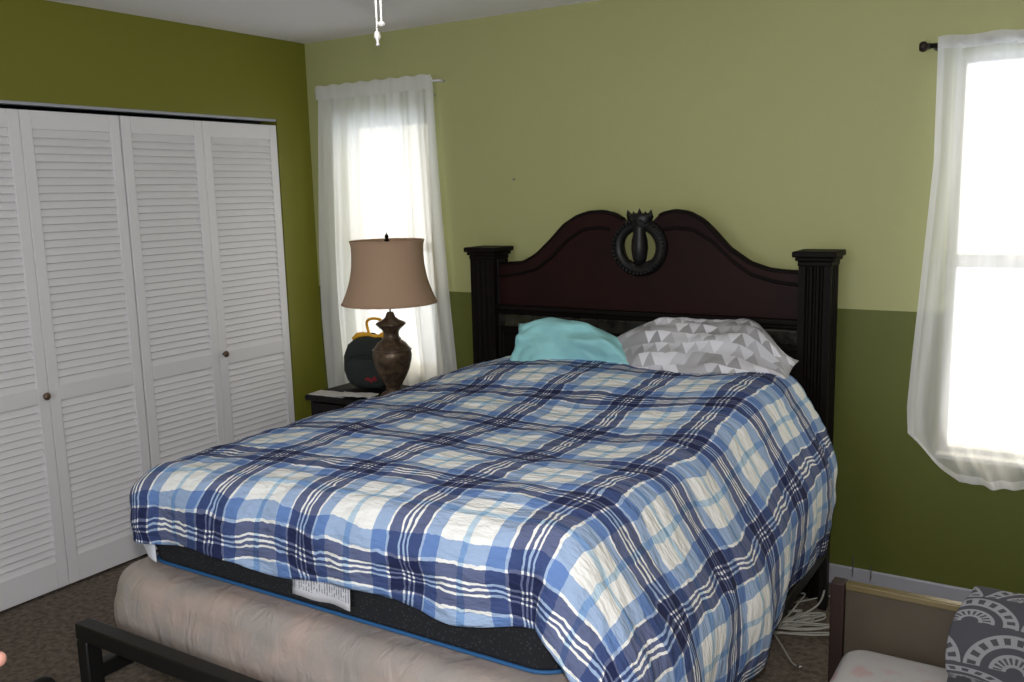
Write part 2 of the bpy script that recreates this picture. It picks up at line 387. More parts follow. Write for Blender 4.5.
def tag(o, label, cat, group=None):
    o['label'] = label; o['category'] = cat
    if group: o['group'] = group
    return o
def thing(name, label, cat, loc=(0, 0, 0), group=None):
    o = bpy.data.objects.new(name, None); COL.objects.link(o); o.location = loc; o.empty_display_size = 0.1
    return tag(o, label, cat, group)
def struct(o):
    o['kind'] = 'structure'; return o
def structe(name, loc=(0, 0, 0)):
    o = bpy.data.objects.new(name, None); COL.objects.link(o); o.location = loc; return struct(o)
def ss(a, b, x):
    t = max(0, min(1, (x-a)/(b-a))); return t*t*(3-2*t)
def interp(tab, x):
    if x <= tab[0][0]: return tab[0][1]
    for (a, fa), (b, fb) in zip(tab, tab[1:]):
        if x <= b: return fa+(fb-fa)*(x-a)/(b-a)
    return tab[-1][1]

# ------------------------------------------------------------------ room shell
RX, RY, H = 4.35, -4.75, 2.44
struct(MB().box(-0.75, RX+0.15, RY-0.15, 0.15, -0.1, 0).build('floor', M['carpet']))
struct(MB().box(-0.75, RX+0.15, RY-0.15, 0.15, H, H+0.1).build('ceiling', M['ceil']))
W1 = (0.21, 0.80, 0.70, 2.02); W2 = (3.165, 4.02, 0.585, 2.085)
b = MB(); xs = [-0.15, W1[0], W1[1], W2[0], W2[1], RX+0.15]
b.box(xs[0], xs[1], 0, 0.15, 0, H); b.box(xs[2], xs[3], 0, 0.15, 0, H); b.box(xs[4], xs[5], 0, 0.15, 0, H)
for w in (W1, W2):
    b.box(w[0], w[1], 0, 0.15, 0, w[2]); b.box(w[0], w[1], 0, 0.15, w[3], H)
struct(b.build('wall_back', M['wall2']))
CA, CW = 0.234, 0.448; CB = 2.058; CH = 2.035
b = MB(); b.box(-0.12, 0, -CA, 0.0, 0, H); b.box(-0.12, 0, RY, -CB, 0, H); b.box(-0.12, 0, -CB, -CA, CH, H)
struct(b.build('wall_left', M['olive']))
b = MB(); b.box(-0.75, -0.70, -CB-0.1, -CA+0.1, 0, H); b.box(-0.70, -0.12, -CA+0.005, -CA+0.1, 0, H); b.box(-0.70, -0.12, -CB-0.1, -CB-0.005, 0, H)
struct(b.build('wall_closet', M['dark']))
struct(MB().box(RX, RX+0.15, RY, 0, 0, H).build('wall_right', M['plain']))
struct(MB().box(0, RX, RY-0.15, RY, 0, H).build('wall_front', M['plain']))
# baseboards
def baseboard(name, x0, x1, y0, y1):
    o = MB().box(x0, x1, y0, y1, 0, 0.085).build(name, M['trim'], bevel=0.006); struct(o)
baseboard('baseboard_back', 0.013, RX, -0.013, 0)
baseboard('baseboard_left', 0, 0.013, -CA+0.01, 0)
baseboard('baseboard_right', RX-0.013, RX, RY, -0.014)
# white metal closet track / casing line
o = MB().box(-0.05, -0.005, -CB+0.002, -CA-0.002, CH-0.012, CH).build('trim_1', M['trim']); struct(o)

# windows
def window(n, w):
    x0, x1, z0, z1 = w; r = structe('window_%d' % n, ((x0+x1)/2, 0.1, z0))
    f = MB(); t = 0.035
    f.box(x0, x1, 0.06, 0.12, z0, z0+t); f.box(x0, x1, 0.06, 0.12, z1-t, z1)
    f.box(x0, x0+t, 0.06, 0.12, z0+t, z1-t); f.box(x1-t, x1, 0.06, 0.12, z0+t, z1-t)
    f.build('window_frame', M['vinyl'], r, bevel=0.003)
    zm = (z0+z1)/2
    s = MB(); s.box(x0+t, x1-t, 0.07, 0.11, zm-0.025, zm+0.025)
    s.build('sash_rail', M['vinyl'], r, bevel=0.003)
    MB().box(x0+t, x1-t, 0.088, 0.092, z0+t, z1-t).build('window_pane', M['glass'], r)
    MB().box(x0-0.0, x1+0.0, -0.008, 0.06, z0, z0+0.018).build('window_sill', M['vinyl'], r, bevel=0.003)
window(1, W1); window(2, W2)

# closet bifold doors
def bifold(n, edges, knob_y, knob_z):
    y0 = edges[0]
    """pair of louvred panels, y0 = right edge (largest y), panels run towards -y"""
    r = structe('door_%d' % n, (-0.035, y0-CW, 0.012))
    for k in range(2):
        a = edges[k]-0.001; c = edges[k+1]+0.001
        x0, x1 = -0.032, -0.004; st = 0.048; z0, z1 = 0.014, 2.004
        f = MB()
        f.box(x0, x1, c, c+st, z0, z1); f.box(x0, x1, a-st, a, z0, z1)
        for (za, zb) in ((z0, 0.135), (0.815, 0.882), (1.93, z1)):
            f.box(x0, x1, c+st, a-st, za, zb)
        fr = f.build('door_panel', M['door'], r, bevel=0.003)
        s = MB()
        for (za, zb) in ((0.135, 0.815), (0.882, 1.93)):
            cnt = int(round((zb-za)/0.0315)); p = (zb-za)/cnt
            for i in range(cnt):
                zc = za+(i+0.5)*p
                mt = Matrix.Translation((-0.018, 0, zc)) @ Matrix.Rotation(math.radians(-27), 4, 'Y')
                s.box(-0.004, 0.004, c+st, a-st, -0.0195, 0.0195, mt)
        s.build('louvers', M['door'], fr)
    kb = MB()
    prof = [(0.007, 0), (0.007, 0.010), (0.014, 0.014), (0.0165, 0.021), (0.012, 0.028), (0.001, 0.030)]
    kb.lathe(prof, (0, 0, 0), 18)
    kb.v = [Vector((-0.0045+v.z, knob_y+v.x, knob_z+v.y)) for v in kb.v]
    kb.build('door_knob', M['knob'], r, smooth=True)
bifold(1, (-1.158, -1.605, -2.054), -1.627, 0.848)
bifold(2, (-0.238, -0.714, -1.152), -0.690, 0.872)

# nails in the wall and sticking up behind the baseboard
def nail(x, z, l, lab, vertical=False):
    b = MB()
    if vertical: b.tube([(x, -0.017, 0.05), (x+0.001, -0.018, 0.085+l)], 0.0028, 6)
    else:
        b.tube([(x, 0.0, z), (x, -0.012, z)], 0.0022, 6); b.tube([(x, -0.012, z), (x, -0.014, z)], 0.006, 8)
    tag(b.build('nail', M['nail']), lab, 'nail')
nail(0.855, 2.109, 0, 'small pale nail in the green wall just below the white curtain rod end')
nail(1.30, 1.69, 0, 'tiny nail in the wall above and left of the headboard')
nail(2.885, 0, 0.055, 'taller thin nail standing against the baseboard beside the bed', True)
nail(2.955, 0, 0.022, 'shorter thin nail standing against the baseboard above the brown panel', True)

# ------------------------------------------------------------------ curtains
def curtain(name, label, m, ptop, left, right, ztop, zbot_fn, yfn, nu=120, nv=60, header=0.05, hm=None):
    t = thing(name, label, 'curtain', (ptop, 0, ztop))
    b = MB()
    def P(i, j):
        u = i/(nu-1); v = j/(nv-1)
        zb = zbot_fn(u); z = ztop+(zb-ztop)*v
        xl = interp(left, z); xr = interp(right, z)
        x = xl+(xr-xl)*u
        y = yfn(u, v)
        return (x, y, z)
    b.grid(nu, nv, P)
    b.build('curtain_panel', m, t, smooth=True)
    return t
# left window: voile gathered in two panels' worth of folds
lt1 = [(0.3, 0.12), (0.65, 0.10), (1.0, 0.085), (1.35, 0.085), (1.8, 0.105), (2.2, 0.125)]
rt1 = [(0.3, 1.0), (0.78, 0.965), (1.1, 0.935), (1.5, 0.905), (1.9, 0.885), (2.2, 0.875)]
def y1(u, v):
    a = 0.008+0.018*v
    return -0.050 - a*math.sin(u*2*PI*6.5+0.8*math.sin(v*3)) - 0.5*a*math.sin(u*2*PI*15+v*2) - 0.01*v
c1 = curtain('window_curtain', 'white voile curtain on the narrow window behind the table lamp', M['sheer1'], 0.5, lt1, rt1, 2.190, lambda u: 0.32+0.02*math.sin(u*9), y1)
hb = MB()
hb.grid(100, 3, lambda i, j: (0.123+0.755*i/99, -0.066-0.002*math.sin(i*0.5)-(0.003 if j == 1 else 0), 2.203-0.035*j+0.003*math.sin(i*0.5)))
hb.build('curtain_header', M['sheer1'], c1, smooth=True)
rod = MB(); rod.tube([(0.10, -0.045, 2.180), (0.90, -0.045, 2.172), (0.91, -0.03, 2.172), (0.91, 0.0, 2.172)], 0.006, 10)
rod.tube([(0.10, -0.045, 2.180), (0.095, 0.0, 2.180)], 0.006, 8)
tag(rod.build('curtain_rod', M['rodw'], smooth=True), 'thin white curtain rod over the narrow window', 'curtain rod')
# right window: very sheer, swept at the bottom left
lt2 = [(0.50, 3.19), (0.56, 3.16), (0.70, 3.085), (0.80, 3.078), (1.0, 3.088), (1.3, 3.105), (1.7, 3.125), (2.1, 3.118), (2.2, 3.118)]
rt2 = [(0.5, 4.1), (2.2, 4.08)]
def z2(u): return 0.70-0.180*min(1, u/0.095)+0.006*math.sin(u*30)*ss(0.1, 0.2, u)-0.01*u
def y2(u, v):
    a = 0.006+0.026*v
    return -0.055 - a*math.sin(u*2*PI*5+0.5*math.sin(v*2.5)) - 0.45*a*math.sin(u*2*PI*13+1+v*2) - 0.05*v*math.exp(-u*6)
c2 = curtain('window_curtain', 'sheer white curtain on the wide window at the right edge', M['sheer2'], 3.6, lt2, rt2, 2.125, z2, y2)
h2 = MB(); h2.grid(60, 3, lambda i, j: (3.118+0.965*i/59, -0.064-0.005*math.sin(i*1.1)-(0.003 if j == 1 else 0), 2.135-0.022*j+0.003*math.sin(i*0.7)))
h2.build('curtain_header', M['sheer1'], c2, smooth=True)
# hems of doubled cloth along the left edge and the bottom of the right curtain
hs = MB()
def hemP(i, j):
    v = j/59; zb = z2(0); z = 2.125+(zb-2.125)*v; return (interp(lt2, z)+0.022*i, y2(0, v)-0.004, z)
hs.grid(2, 60, hemP); hs.build('side_hem', M['sheer2'], c2, smooth=True)
hs = MB()
def hemB(i, j):
    u = i/119; z = z2(u)+0.03*j; xl = interp(lt2, z); return (xl+(interp(rt2, z)-xl)*u, y2(u, 1-0.02*j)-0.004, z)
hs.grid(120, 2, hemB); hs.build('bottom_hem', M['sheer1'], c2, smooth=True)
rod = thing('curtain_rod', 'dark bronze curtain rod over the wide window at the right', 'curtain rod', (3.6, -0.05, 2.11))
MB().tube([(3.09, -0.05, 2.108), (4.13, -0.05, 2.108)], 0.009, 12).build('rod', M['rodd'], rod, smooth=True)
f = MB(); f.lathe([(0.0105, 0), (0.0105, 0.01), (0.017, 0.015), (0.019, 0.027), (0.014, 0.036), (0.001, 0.038)], (0, 0, 0), 18)
f.v = [Vector((3.092-v.z, -0.05+v.x, 2.108+v.y)) for v in f.v]; f.build('finial', M['rodd'], rod, smooth=True)
MB().tube([(3.108, 0, 2.10), (3.108, -0.05, 2.098)], 0.006, 8).build('bracket', M['rodd'], rod)

# ------------------------------------------------------------------ ceiling light with pull chains
FX, FY = 2.18, -2.0
cl = thing('ceiling_light', 'frosted white bowl ceiling light hanging at the top edge with a pull chain', 'ceiling light', (FX, FY, H))
MB().lathe([(0.065, 0), (0.075, -0.03), (0.05, -0.06), (0.02, -0.07), (0.02, -0.14), (0.09, -0.17), (0.10, -0.21), (0.085, -0.235), (0.01, -0.24)][::-1], (FX, FY, H), 32).build('fixture_body', M['bowl'], cl, smooth=True)
MB().lathe([(0.01, -0.345), (0.045, -0.335), (0.085, -0.305), (0.11, -0.27), (0.12, -0.235), (0.085, -0.232)], (FX, FY, H), 36).build('glass_bowl', M['glow'], cl, smooth=True)
def chain(x, y, z0, z1, name):
    b = MB(); n = int((z0-z1)/0.0055)
    for i in range(n): b.ball((x, y, z0-(i+0.5)*(z0-z1)/n), 0.0030, 0.0030, 0.0033, 6, 5)
    b.tube([(x, y, z0), (x, y, z1)], 0.0008, 5)
    o = b.build(name, M['chrome'], cl, smooth=True)
    return o
ca = chain(FX-0.004, FY, 2.10, 2.006, 'pull_chain')
MB().lathe([(0.001, -0.026), (0.005, -0.024), (0.003, -0.018), (0.004, -0.012), (0.0085, -0.006), (0.006, 0.004), (0.002, 0.008)], (FX-0.004, FY, 2.003), 14).build('chain_pull', M['chrome'], ca, smooth=True)
cb = chain(FX+0.007, FY+0.004, 2.10, 2.032, 'pull_chain')
MB().lathe([(0.001, -0.010), (0.008, -0.007), (0.009, -0.002), (0.002, 0.002)], (FX+0.007, FY+0.004, 2.030), 14).build('chain_pull', M['bowl'], cb, smooth=True)

# ------------------------------------------------------------------ bed: metal frame
BX0, BX1, HEADY, FOOTY = 1.235, 2.745, -0.20, -2.15
fr = thing('metal_bed_frame', 'black square tube bed frame with raised foot bar under the box spring', 'bed frame', (1.98, -1.2, 0))
MB().box(1.155, 2.85, -2.285, -2.235, 0.360, 0.410).build('foot_bar', M['blackmetal'], fr, bevel=0.005)
for x in (1.155, 2.80):
    MB().box(x, x+0.05, -2.285, -2.235, 0.0, 0.359).build('leg', M['blackmetal'], fr, bevel=0.005)
for x in (1.165, 2.81):
    MB().box(x, x+0.034, -2.234, -0.24, 0.225, 0.275).build('side_rail', M['blackmetal'], fr, bevel=0.004)
    MB().box(x, x+0.034, -0.28, -0.24, 0.0, 0.224).build('leg', M['blackmetal'], fr, bevel=0.004)
for y in (-2.0, -1.45, -0.9, -0.4):
    MB().box(1.2, 2.81, y-0.02, y+0.02, 0.235, 0.275).build('cross_slat', M['blackmetal'], fr)

# box spring and mattress as rounded slabs
def rounded_slab(x0, x1, y0, y1, z0, z1, rc, re, bulge=0.0, nz=16, noise_a=0.0, seed=0):
    """vertical corner radius rc, edge radius re"""
    b = MB(); per = []
    cs = [(x1-rc, y0+rc, -PI/2), (x1-rc, y1-rc, 0), (x0+rc, y1-rc, PI/2), (x0+rc, y0+rc, PI)]
    ring = []
    for k, (cx, cy, a0) in enumerate(cs):
        for i in range(9):
            a = a0+PI/2*i/8; ring.append((cx, cy, math.cos(a), math.sin(a), rc))
        nx = cs[(k+1) % 4]; last = ring[-1]
        A = Vector((last[0]+last[2]*rc, last[1]+last[3]*rc)); B = Vector((nx[0]+math.cos(nx[2])*rc, nx[1]+math.sin(nx[2])*rc))
        m = max(2, int((B-A).length/0.05))
        for i in range(1, m):
            p = A.lerp(B, i/m); ring.append((p.x-last[2]*rc, p.y-last[3]*rc, last[2], last[3], rc))
    n = len(ring); prof = []
    for i in range(7):
        a = PI/2*i/6; prof.append((re*(1-math.sin(a)), z0+re*(1-math.cos(a))))
    for i in range(1, nz):
        prof.append((0-bulge*math.sin(PI*i/nz), z0+re+(z1-z0-2*re)*i/nz))
    for i in range(7):
        a = PI/2*i/6; prof.append((re*(1-math.cos(a)), z1-re*(1-math.sin(a))))
    def P(i, j):
        cx, cy, dx, dy, r = ring[i]; ins, z = prof[j]
        x = cx+dx*(r-ins); y = cy+dy*(r-ins)
        if noise_a:
            k = noise.noise(Vector((x*5+seed, y*5, z*7)))*noise_a; x += dx*k; y += dy*k; z += k*0.4
        return (x, y, z)
    b.grid(n, len(prof), P, closeu=True)
    b.f.append(list(range(n))[::-1]); b.f.append([(len(prof)-1)*n+i for i in range(n)])
    return b, ring
sb, _ = rounded_slab(1.165, 2.785, -2.19, -0.205, 0.29, 0.552, 0.09, 0.07, 0.010, noise_a=0.012)
bs = thing('box_spring', 'beige pink box spring wrapped in clear plastic under the black mattress', 'box spring', (1.98, -1.2, 0.29))
sb.build('box_body', M['boxspring'], bs, smooth=True)
mt = thing('mattress', 'black mattress with blue piping and white sewn label at the foot', 'mattress', (1.98, -1.2, 0.57))
sm, ring = rounded_slab(1.24, 2.69, -2.085, -0.205, 0.555, 0.815, 0.09, 0.02, 0.008)
sm.build('mattress_body', M['mattress'], mt, smooth=True)
for zz, rr in ((0.561, 0.005),):
    pts = [(cx+dx*(r+0.001), cy+dy*(r+0.001), zz) for cx, cy, dx, dy, r in ring]
    MB().tube(pts, rr, 8, closed=True).build('piping', M['bluepipe'], mt, smooth=True)
lb = MB(); lb.grid(12, 6, lambda i, j: (1.885+0.205*i/11, -2.102-0.003*math.sin(i*0.7)-0.005*(1-j/5), 0.594+0.095*j/5+0.002*math.sin(i)), lambda i, j: (i/11, j/5))
lo = lb.build('sewn_label', M['label'], mt, smooth=True)
lo['label'] = 'white sewn label with small printed lines'
md = lo.modifiers.new('solid', 'SOLIDIFY'); md.thickness = 0.0012

# ------------------------------------------------------------------ comforter
TX0, TX1, TY0, TY1 = 1.315, 2.66, -2.035, -0.33
SL, SR, TF = 0.21, 0.66, 0.250
def topz(x, y):
    z = 0.852
    z += 0.062*ss(-1.3, -0.45, y)*ss(1.15, 1.75, x)
    z += 0.012*math.sin(y*5.0+x*2)*ss(1.2, 1.5, x)
    z -= 0.020*ss(1.6, 1.2, x)
    z += 0.022*ss(2.3, 2.65, x)*ss(-2.2, -1.5, y)
    z += 0.014*ss(-1.2,-2.0,y)*ss(1.2,2.2,x)
    return z
def prof_rd(h, flare):
    """radial out and drop after length h over the edge; flare 0..1"""
    n = 24; r = d = 0; dh = h/n
    for i in range(n):
        q = (i+0.5)*dh
        a_f = 58*min(1, (q+0.01)/0.09) + 32*ss(0.27, 0.46, q) + 10*ss(0.46, 0.62, q)
        a_n = 90*min(1, (q+0.005)/0.150)
        a = math.radians(a_n+(a_f-a_n)*flare)
        r += math.cos(a)*dh; d += math.sin(a)*dh
    return r, d
def comf(s, t):
    """s along x, t = -y, both in metres of cloth"""
    y = -t
    cx = min(max(s, TX0), TX1); cy = min(max(y, TY0), TY1+0.2)
    ex = s-cx; ey = y-cy; h = math.hypot(ex, ey)
    z = topz(cx, cy)
    wr = 0.006*noise.noise(Vector((s*9, t*16, 1)))+0.008*noise.noise(Vector((s*4, t*5, 5)))
    wr += 0.007*abs(noise.noise(Vector((s*14, t*8+s*4, 17))))*(0.4+0.6*ss(1.6, 0.5, t))
    wr += 0.010*abs(noise.noise(Vector((s*3.0+t*2.2, t*7.0-s*1.5, 9))))
    if h < 1e-6:
        return (cx, cy, z+wr)
    dx, dy = ex/h, ey/h
    fl = max(0, dx)**1.5
    r, d = prof_rd(h, fl)
    # soft vertical folds growing downwards
    g = ss(0.05, 0.55, h)
    fold = (0.012*g*math.sin(t*10.5+0.9*math.sin(t*3.1)+h*1.6) + 0.007*g*math.sin(t*23+h*4) + 0.012*g*ss(0.5, 1.3, t))*max(0, dx)
    fold += 0.010*ss(0, .2, h)*math.sin(s*16+1.0*math.sin(s*5))*abs(dy)
    cor = max(0, dx)*abs(dy)
    fold += 0.05*cor*g
    r += fold + wr*1.2*ss(0, 0.08, h)
    x = cx+dx*r; yy = cy+dy*r
    tilt = 0.0
    return (x, yy, z-d+wr*(1-ss(0, 0.08, h)))
nu, nv = 250, 230
s0, s1, t0, t1 = TX0-SL, TX1+SR, 0.36, -TY0+TF
def st(i, j):
    s = s0+(s1-s0)*i/(nu-1); t = t0+(t1-t0)*j/(nv-1)
    return s, t
def hemw(i, j):
    s, t = st(i, j)
    e = ss(0.8, 1, j/(nv-1))
    t2 = t + 0.012*math.sin(s*11)*e - 0.02*e*ss(1.9, 1.2, s)
    s2 = s + 0.015*math.sin(t*5)*ss(0.85, 1, i/(nu-1)) + 0.03*ss(-0.0, 1, (1.0-t)/0.7)*ss(0.8, 1, i/(nu-1))
    s2 += 0.10*ss(0.75, 1, j/(nv-1))*ss(0.10, 0.0, i/(nu-1))
    return s2, t2
cb_ = MB(); cb_.grid(nu, nv, lambda i, j: comf(*hemw(i, j)), lambda i, j: hemw(i, j))
co_ = cb_.build('comforter', M['plaid'], smooth=True)
tag(co_, 'blue, navy and white plaid comforter spread over the bed', 'comforter')
co_.data.materials.append(M['whitecloth'])
md = co_.modifiers.new('solid', 'SOLIDIFY'); md.thickness = 0.022; md.offset = 0.6; md.material_offset = 1; md.material_offset_rim = 1

# white sheet showing at the foot corner
b = MB()
def shp(i, j):
    u = i/29; v = j/19     # u along the edge from foot to the head, v down
    if u < 0.25:
        a = PI/2*(u/0.25); cx, cy = 1.305, -2.00
        x, y = cx-math.sin(a)*0.105, cy-math.cos(a)*0.098
    else:
        x = 1.200; y = -2.00+(u-0.25)/0.75*1.2
    k = 0.030*math.sin(v*PI*0.9)*ss(0.03, 0.2, u)
    return (x-k-0.004*math.sin(u*40)*v, y-0.4*k*(1-ss(0.15, 0.3, u)), 0.70-0.140*v+0.006*math.sin(u*25)*v)
b.grid(30, 20, shp)
so = b.build('bed_sheet', M['whitecloth'], smooth=True)
tag(so, 'white sheet hanging below the comforter at the left foot corner of the mattress', 'sheet')
md = so.modifiers.new('solid', 'SOLIDIFY'); md.thickness = 0.002

# ------------------------------------------------------------------ pillows
def pillow(name, label, m, L, Wd, T, c, R, uvs=1.0, nz=0.012, seed=0, bend=0.0, squash=None):
    n = 46; b = MB(); vs = []
    R = R.to_3x3() if hasattr(R, 'to_3x3') else R
    uv = []
    for side in (1, -1):
        base = len(b.v)
        for j in range(n):
            for i in range(n):
                u = -1+2*i/(n-1); v = -1+2*j/(n-1)
                e = 1-0.10*(1-abs(u)**2)*(abs(v)**4)-0.0; e2 = 1-0.07*(1-abs(v)**2)*(abs(u)**4)
                th = max(0, (1-abs(u)**2.6))**0.55*max(0, (1-abs(v)**2.4))**0.55
                x = u*L/2*e2; y = v*Wd/2*e
                wz = noise.noise(Vector((u*2.2+seed, v*2.2, side*3)))*nz*2+abs(noise.noise(Vector((u*5+seed, v*3+u*2, side))))*nz
                z = side*(th*T/2+wz*min(1, th*2))
                p = Vector((x, y, z))
                if squash: p = squash(p, u, v)
                p.z += bend*(u*u)
                b.v.append(R @ p+Vector(c)); uv.append((u*L/2+0.5, v*Wd/2+0.5))
        for j in range(n-1):
            for i in range(n-1):
                a = base+j*n+i; q = [a, a+1, a+n+1, a+n]
                b.f.append(q if side > 0 else q[::-1])
    b.uv = uv
    # weld rims
    o = b.build(name, m, smooth=True)
    import bmesh
    bm = bmesh.new(); bm.from_mesh(o.data); bmesh.ops.remove_doubles(bm, verts=bm.verts, dist=0.0006)
    bmesh.ops.recalc_face_normals(bm, faces=bm.faces); bm.to_mesh(o.data); bm.free()
    for q in o.data.polygons: q.use_smooth = True
    return tag(o, label, 'pillow')
def sq2(p, u, v):
    # fuller in the middle, sinking towards both ends
    k = 0.13*ss(0.45, 1.0, u)+0.07*ss(-0.55, -1.0, u)
    if p.y > -0.12: p.y -= k*(p.y+0.12)/0.33*1.6
    return p
Rp = Matrix.Rotation(math.radians(-3), 4, 'Y') @ Matrix.Rotation(math.radians(3), 4, 'Z') @ Matrix.Rotation(math.radians(38), 4, 'X')
pillow('pillow', 'grey and white pillow with a triangle print against the headboard', M['tri'], 0.80, 0.42, 0.19, (2.335, -0.36, 0.965), Rp, seed=3, nz=0.022, squash=sq2)
def sq(p, u, v):
    # slumped: tall at the left, trailing low to the right
    p.y *= (1.0-0.45*ss(-0.3, 1.0, u)); p.y -= 0.05*ss(-0.2, 1, u); p.y -= 0.055*ss(-0.55, -1.0, u)*max(0, v)
    return p
Rt = Matrix.Rotation(math.radians(4), 4, 'Y') @ Matrix.Rotation(math.radians(2), 4, 'Z') @ Matrix.Rotation(math.radians(58), 4, 'X')
pillow('pillow', 'turquoise pillow slumped against the left half of the headboard', M['teal'], 0.74, 0.33, 0.16, (1.885, -0.40, 0.945), Rt, seed=11, nz=0.03, squash=sq)

# ------------------------------------------------------------------ headboard
HBX = 2.0
hb = thing('headboard', 'dark cherry arched headboard with fluted square posts and a carved crest', 'headboard', (1.985, -0.12, 0))
sil = [(1.28, 1.303), (1.322, 1.305), (1.42, 1.312), (1.496, 1.35), (1.57, 1.414), (1.643, 1.485), (1.704, 1.52), (1.763, 1.537), (1.831, 1.54), (1.888, 1.527), (1.926, 1.503), (1.96, 1.485),
       (2.01, 1.478), (2.055, 1.487), (2.1, 1.527), (2.162, 1.540), (2.223, 1.531), (2.283, 1.499), (2.334, 1.451), (2.393, 1.387), (2.476, 1.332), (2.556, 1.306), (2.619, 1.3), (2.69, 1.297)]
def silz(x):
    # smoothed interpolation
    return (interp(sil, x-0.012)+interp(sil, x)*2+interp(sil, x+0.012))/4
b = MB(); hc = (2.011, 1.392, 0.094); yf, yb = -0.150, -0.105
xsn = sorted(set([1.28+(2.69-1.28)*i/90 for i in range(91)]+[hc[0]-hc[2]+2*hc[2]*i/24 for i in range(25)]))
def hole(x):
    d = hc[2]**2-(x-hc[0])**2
    return math.sqrt(d) if d > 1e-9 else 0.0
ZB = 1.10
for xa, xb in zip(xsn, xsn[1:]):
    ha, hb_ = hole(xa), hole(xb)
    segs = [((ZB, ZB), (silz(xa), silz(xb)))]
    if ha > 0 or hb_ > 0:
        segs = [((ZB, ZB), (hc[1]-ha, hc[1]-hb_)), ((min(hc[1]+ha, silz(xa)), min(hc[1]+hb_, silz(xb))), (silz(xa), silz(xb)))]
    for (la, lb_), (ta, tb) in segs:
        k = len(b.v)
        b.v += [Vector(p) for p in ((xa, yf, la), (xb, yf, lb_), (xb, yf, tb), (xa, yf, ta), (xa, yb, la), (xb, yb, lb_), (xb, yb, tb), (xa, yb, ta))]
        for q in ((0, 1, 2, 3), (7, 6, 5, 4), (3, 2, 6, 7), (4, 5, 1, 0)): b.f.append([k+i for i in q])
pn = b.build('arched_panel', M['wood'], hb)
# top edge moulding, broken at the crest, and inner bead
for (xa, xb) in ((1.28, 1.925), (2.095, 2.69)):
    MB().tube([(xa+(xb-xa)*i/50, -0.132, silz(xa+(xb-xa)*i/50)-0.003) for i in range(51)], 0.010, 10, flat=2.3).build('top_moulding', M['woodk'], hb, smooth=True)
def bead(sgn):
    pts = []
    tab = [(1.285, 1.245), (1.40, 1.258), (1.50, 1.285), (1.58, 1.34), (1.66, 1.415), (1.74, 1.462), (1.82, 1.470), (1.87, 1.463)]
    for i in range(41):
        x = 1.285+0.585*i/40; z = interp(tab, x); pts.append((x if sgn < 0 else 2*1.993-x, -0.151, z))
    return pts
for s_ in (-1, 1): MB().tube(bead(s_), 0.007, 8).build('bead_moulding', M['woodk'], hb, smooth=True)
# ledge with marbled strip
b = MB(); b.box(1.27, 2.70, -0.185, -0.09, 1.092, 1.115); b.box(1.27, 2.70, -0.165, -0.09, 1.075, 1.092)
b.build('ledge', M['woodk'], hb, bevel=0.006)
b = MB(); b.box(1.28, 2.69, -0.158, -0.10, 1.008, 1.074); b.build('marbled_strip', M['marble'], hb, bevel=0.008)
b = MB(); b.box(1.28, 2.69, -0.150, -0.10, 0.985, 1.007); b.box(1.28, 2.69, -0.128, -0.10, 0.35, 0.985)
b.build('lower_panel', M['woodk'], hb, bevel=0.003)
# posts with flutes
def post(x0, x1):
    p = MB(); y0, y1 = -0.200, -0.075; n = 4
    # fluted profile, outline traced around the square
    def side(a, b_, nrm, m=3):
        pts = []; L = (b_-a).length; edge = 0.022
        d = (b_-a).normalized(); pts.append(a.copy())
        w = (L-2*edge)/m
        for k in range(m):
            for i in range(7):
                q = i/6; s_ = edge+w*(k+0.14+0.72*q); dep = 0.011*math.sin(PI*q)**0.7 if 0 < q < 1 else 0
                pts.append(a+d*s_-nrm*dep)
        return pts
    A, B, C_, D = Vector((x0, y0)), Vector((x1, y0)), Vector((x1, y1)), Vector((x0, y1))
    o2 = side(A, B, Vector((0, -1)))+side(B, C_, Vector((1, 0)))+[C_, D]+side(D, A, Vector((-1, 0)))[1:]
    m = len(o2)
    for z in (0.0, 1.335):
        for q in o2: p.v.append(Vector((q.x, q.y, z)))
    for i in range(m): p.f.append([i, (i+1) % m, m+(i+1) % m, m+i])
    p.f.append(list(range(m))[::-1]); p.f.append([m+i for i in range(m)])
    po = p.build('post', M['woodk'], hb)
    c = MB(); e = 0
    for (z0, z1, g) in ((1.325, 1.345, 0.004), (1.345, 1.360, 0.012), (1.360, 1.382, 0.022)):
        c.box(x0-g, x1+g, y0-g, y1+g, z0, z1)
    c.build('post_cap', M['woodk'], po, bevel=0.005)
post(1.168, 1.298); post(2.686, 2.806)
# carved crest: beaded oval ring, central finial and crown
cr_ = MB(); cxx, czz = hc[0], hc[1]
cr_.tube([(cxx+0.100*math.cos(a), -0.158, czz-0.004+0.098*math.sin(a)) for a in [2*PI*i/48 for i in range(48)]], 0.026, 12, closed=True, flat=0.9)
for i in range(40):
    a = 2*PI*i/40; cr_.ball((cxx+0.112*math.cos(a), -0.182, czz-0.004+0.110*math.sin(a)), 0.008, 0.007, 0.008, 8, 6)
cw = cr_.build('crest_ring', M['crest'], hb, smooth=True)
MB().lathe([(0.004, -0.085), (0.022, -0.07), (0.030, -0.05), (0.036, -0.01), (0.034, 0.025), (0.026, 0.055), (0.030, 0.075), (0.026, 0.095)], (cxx, -0.158, czz), 20).build('crest_baluster', M['crest'], hb, smooth=True)
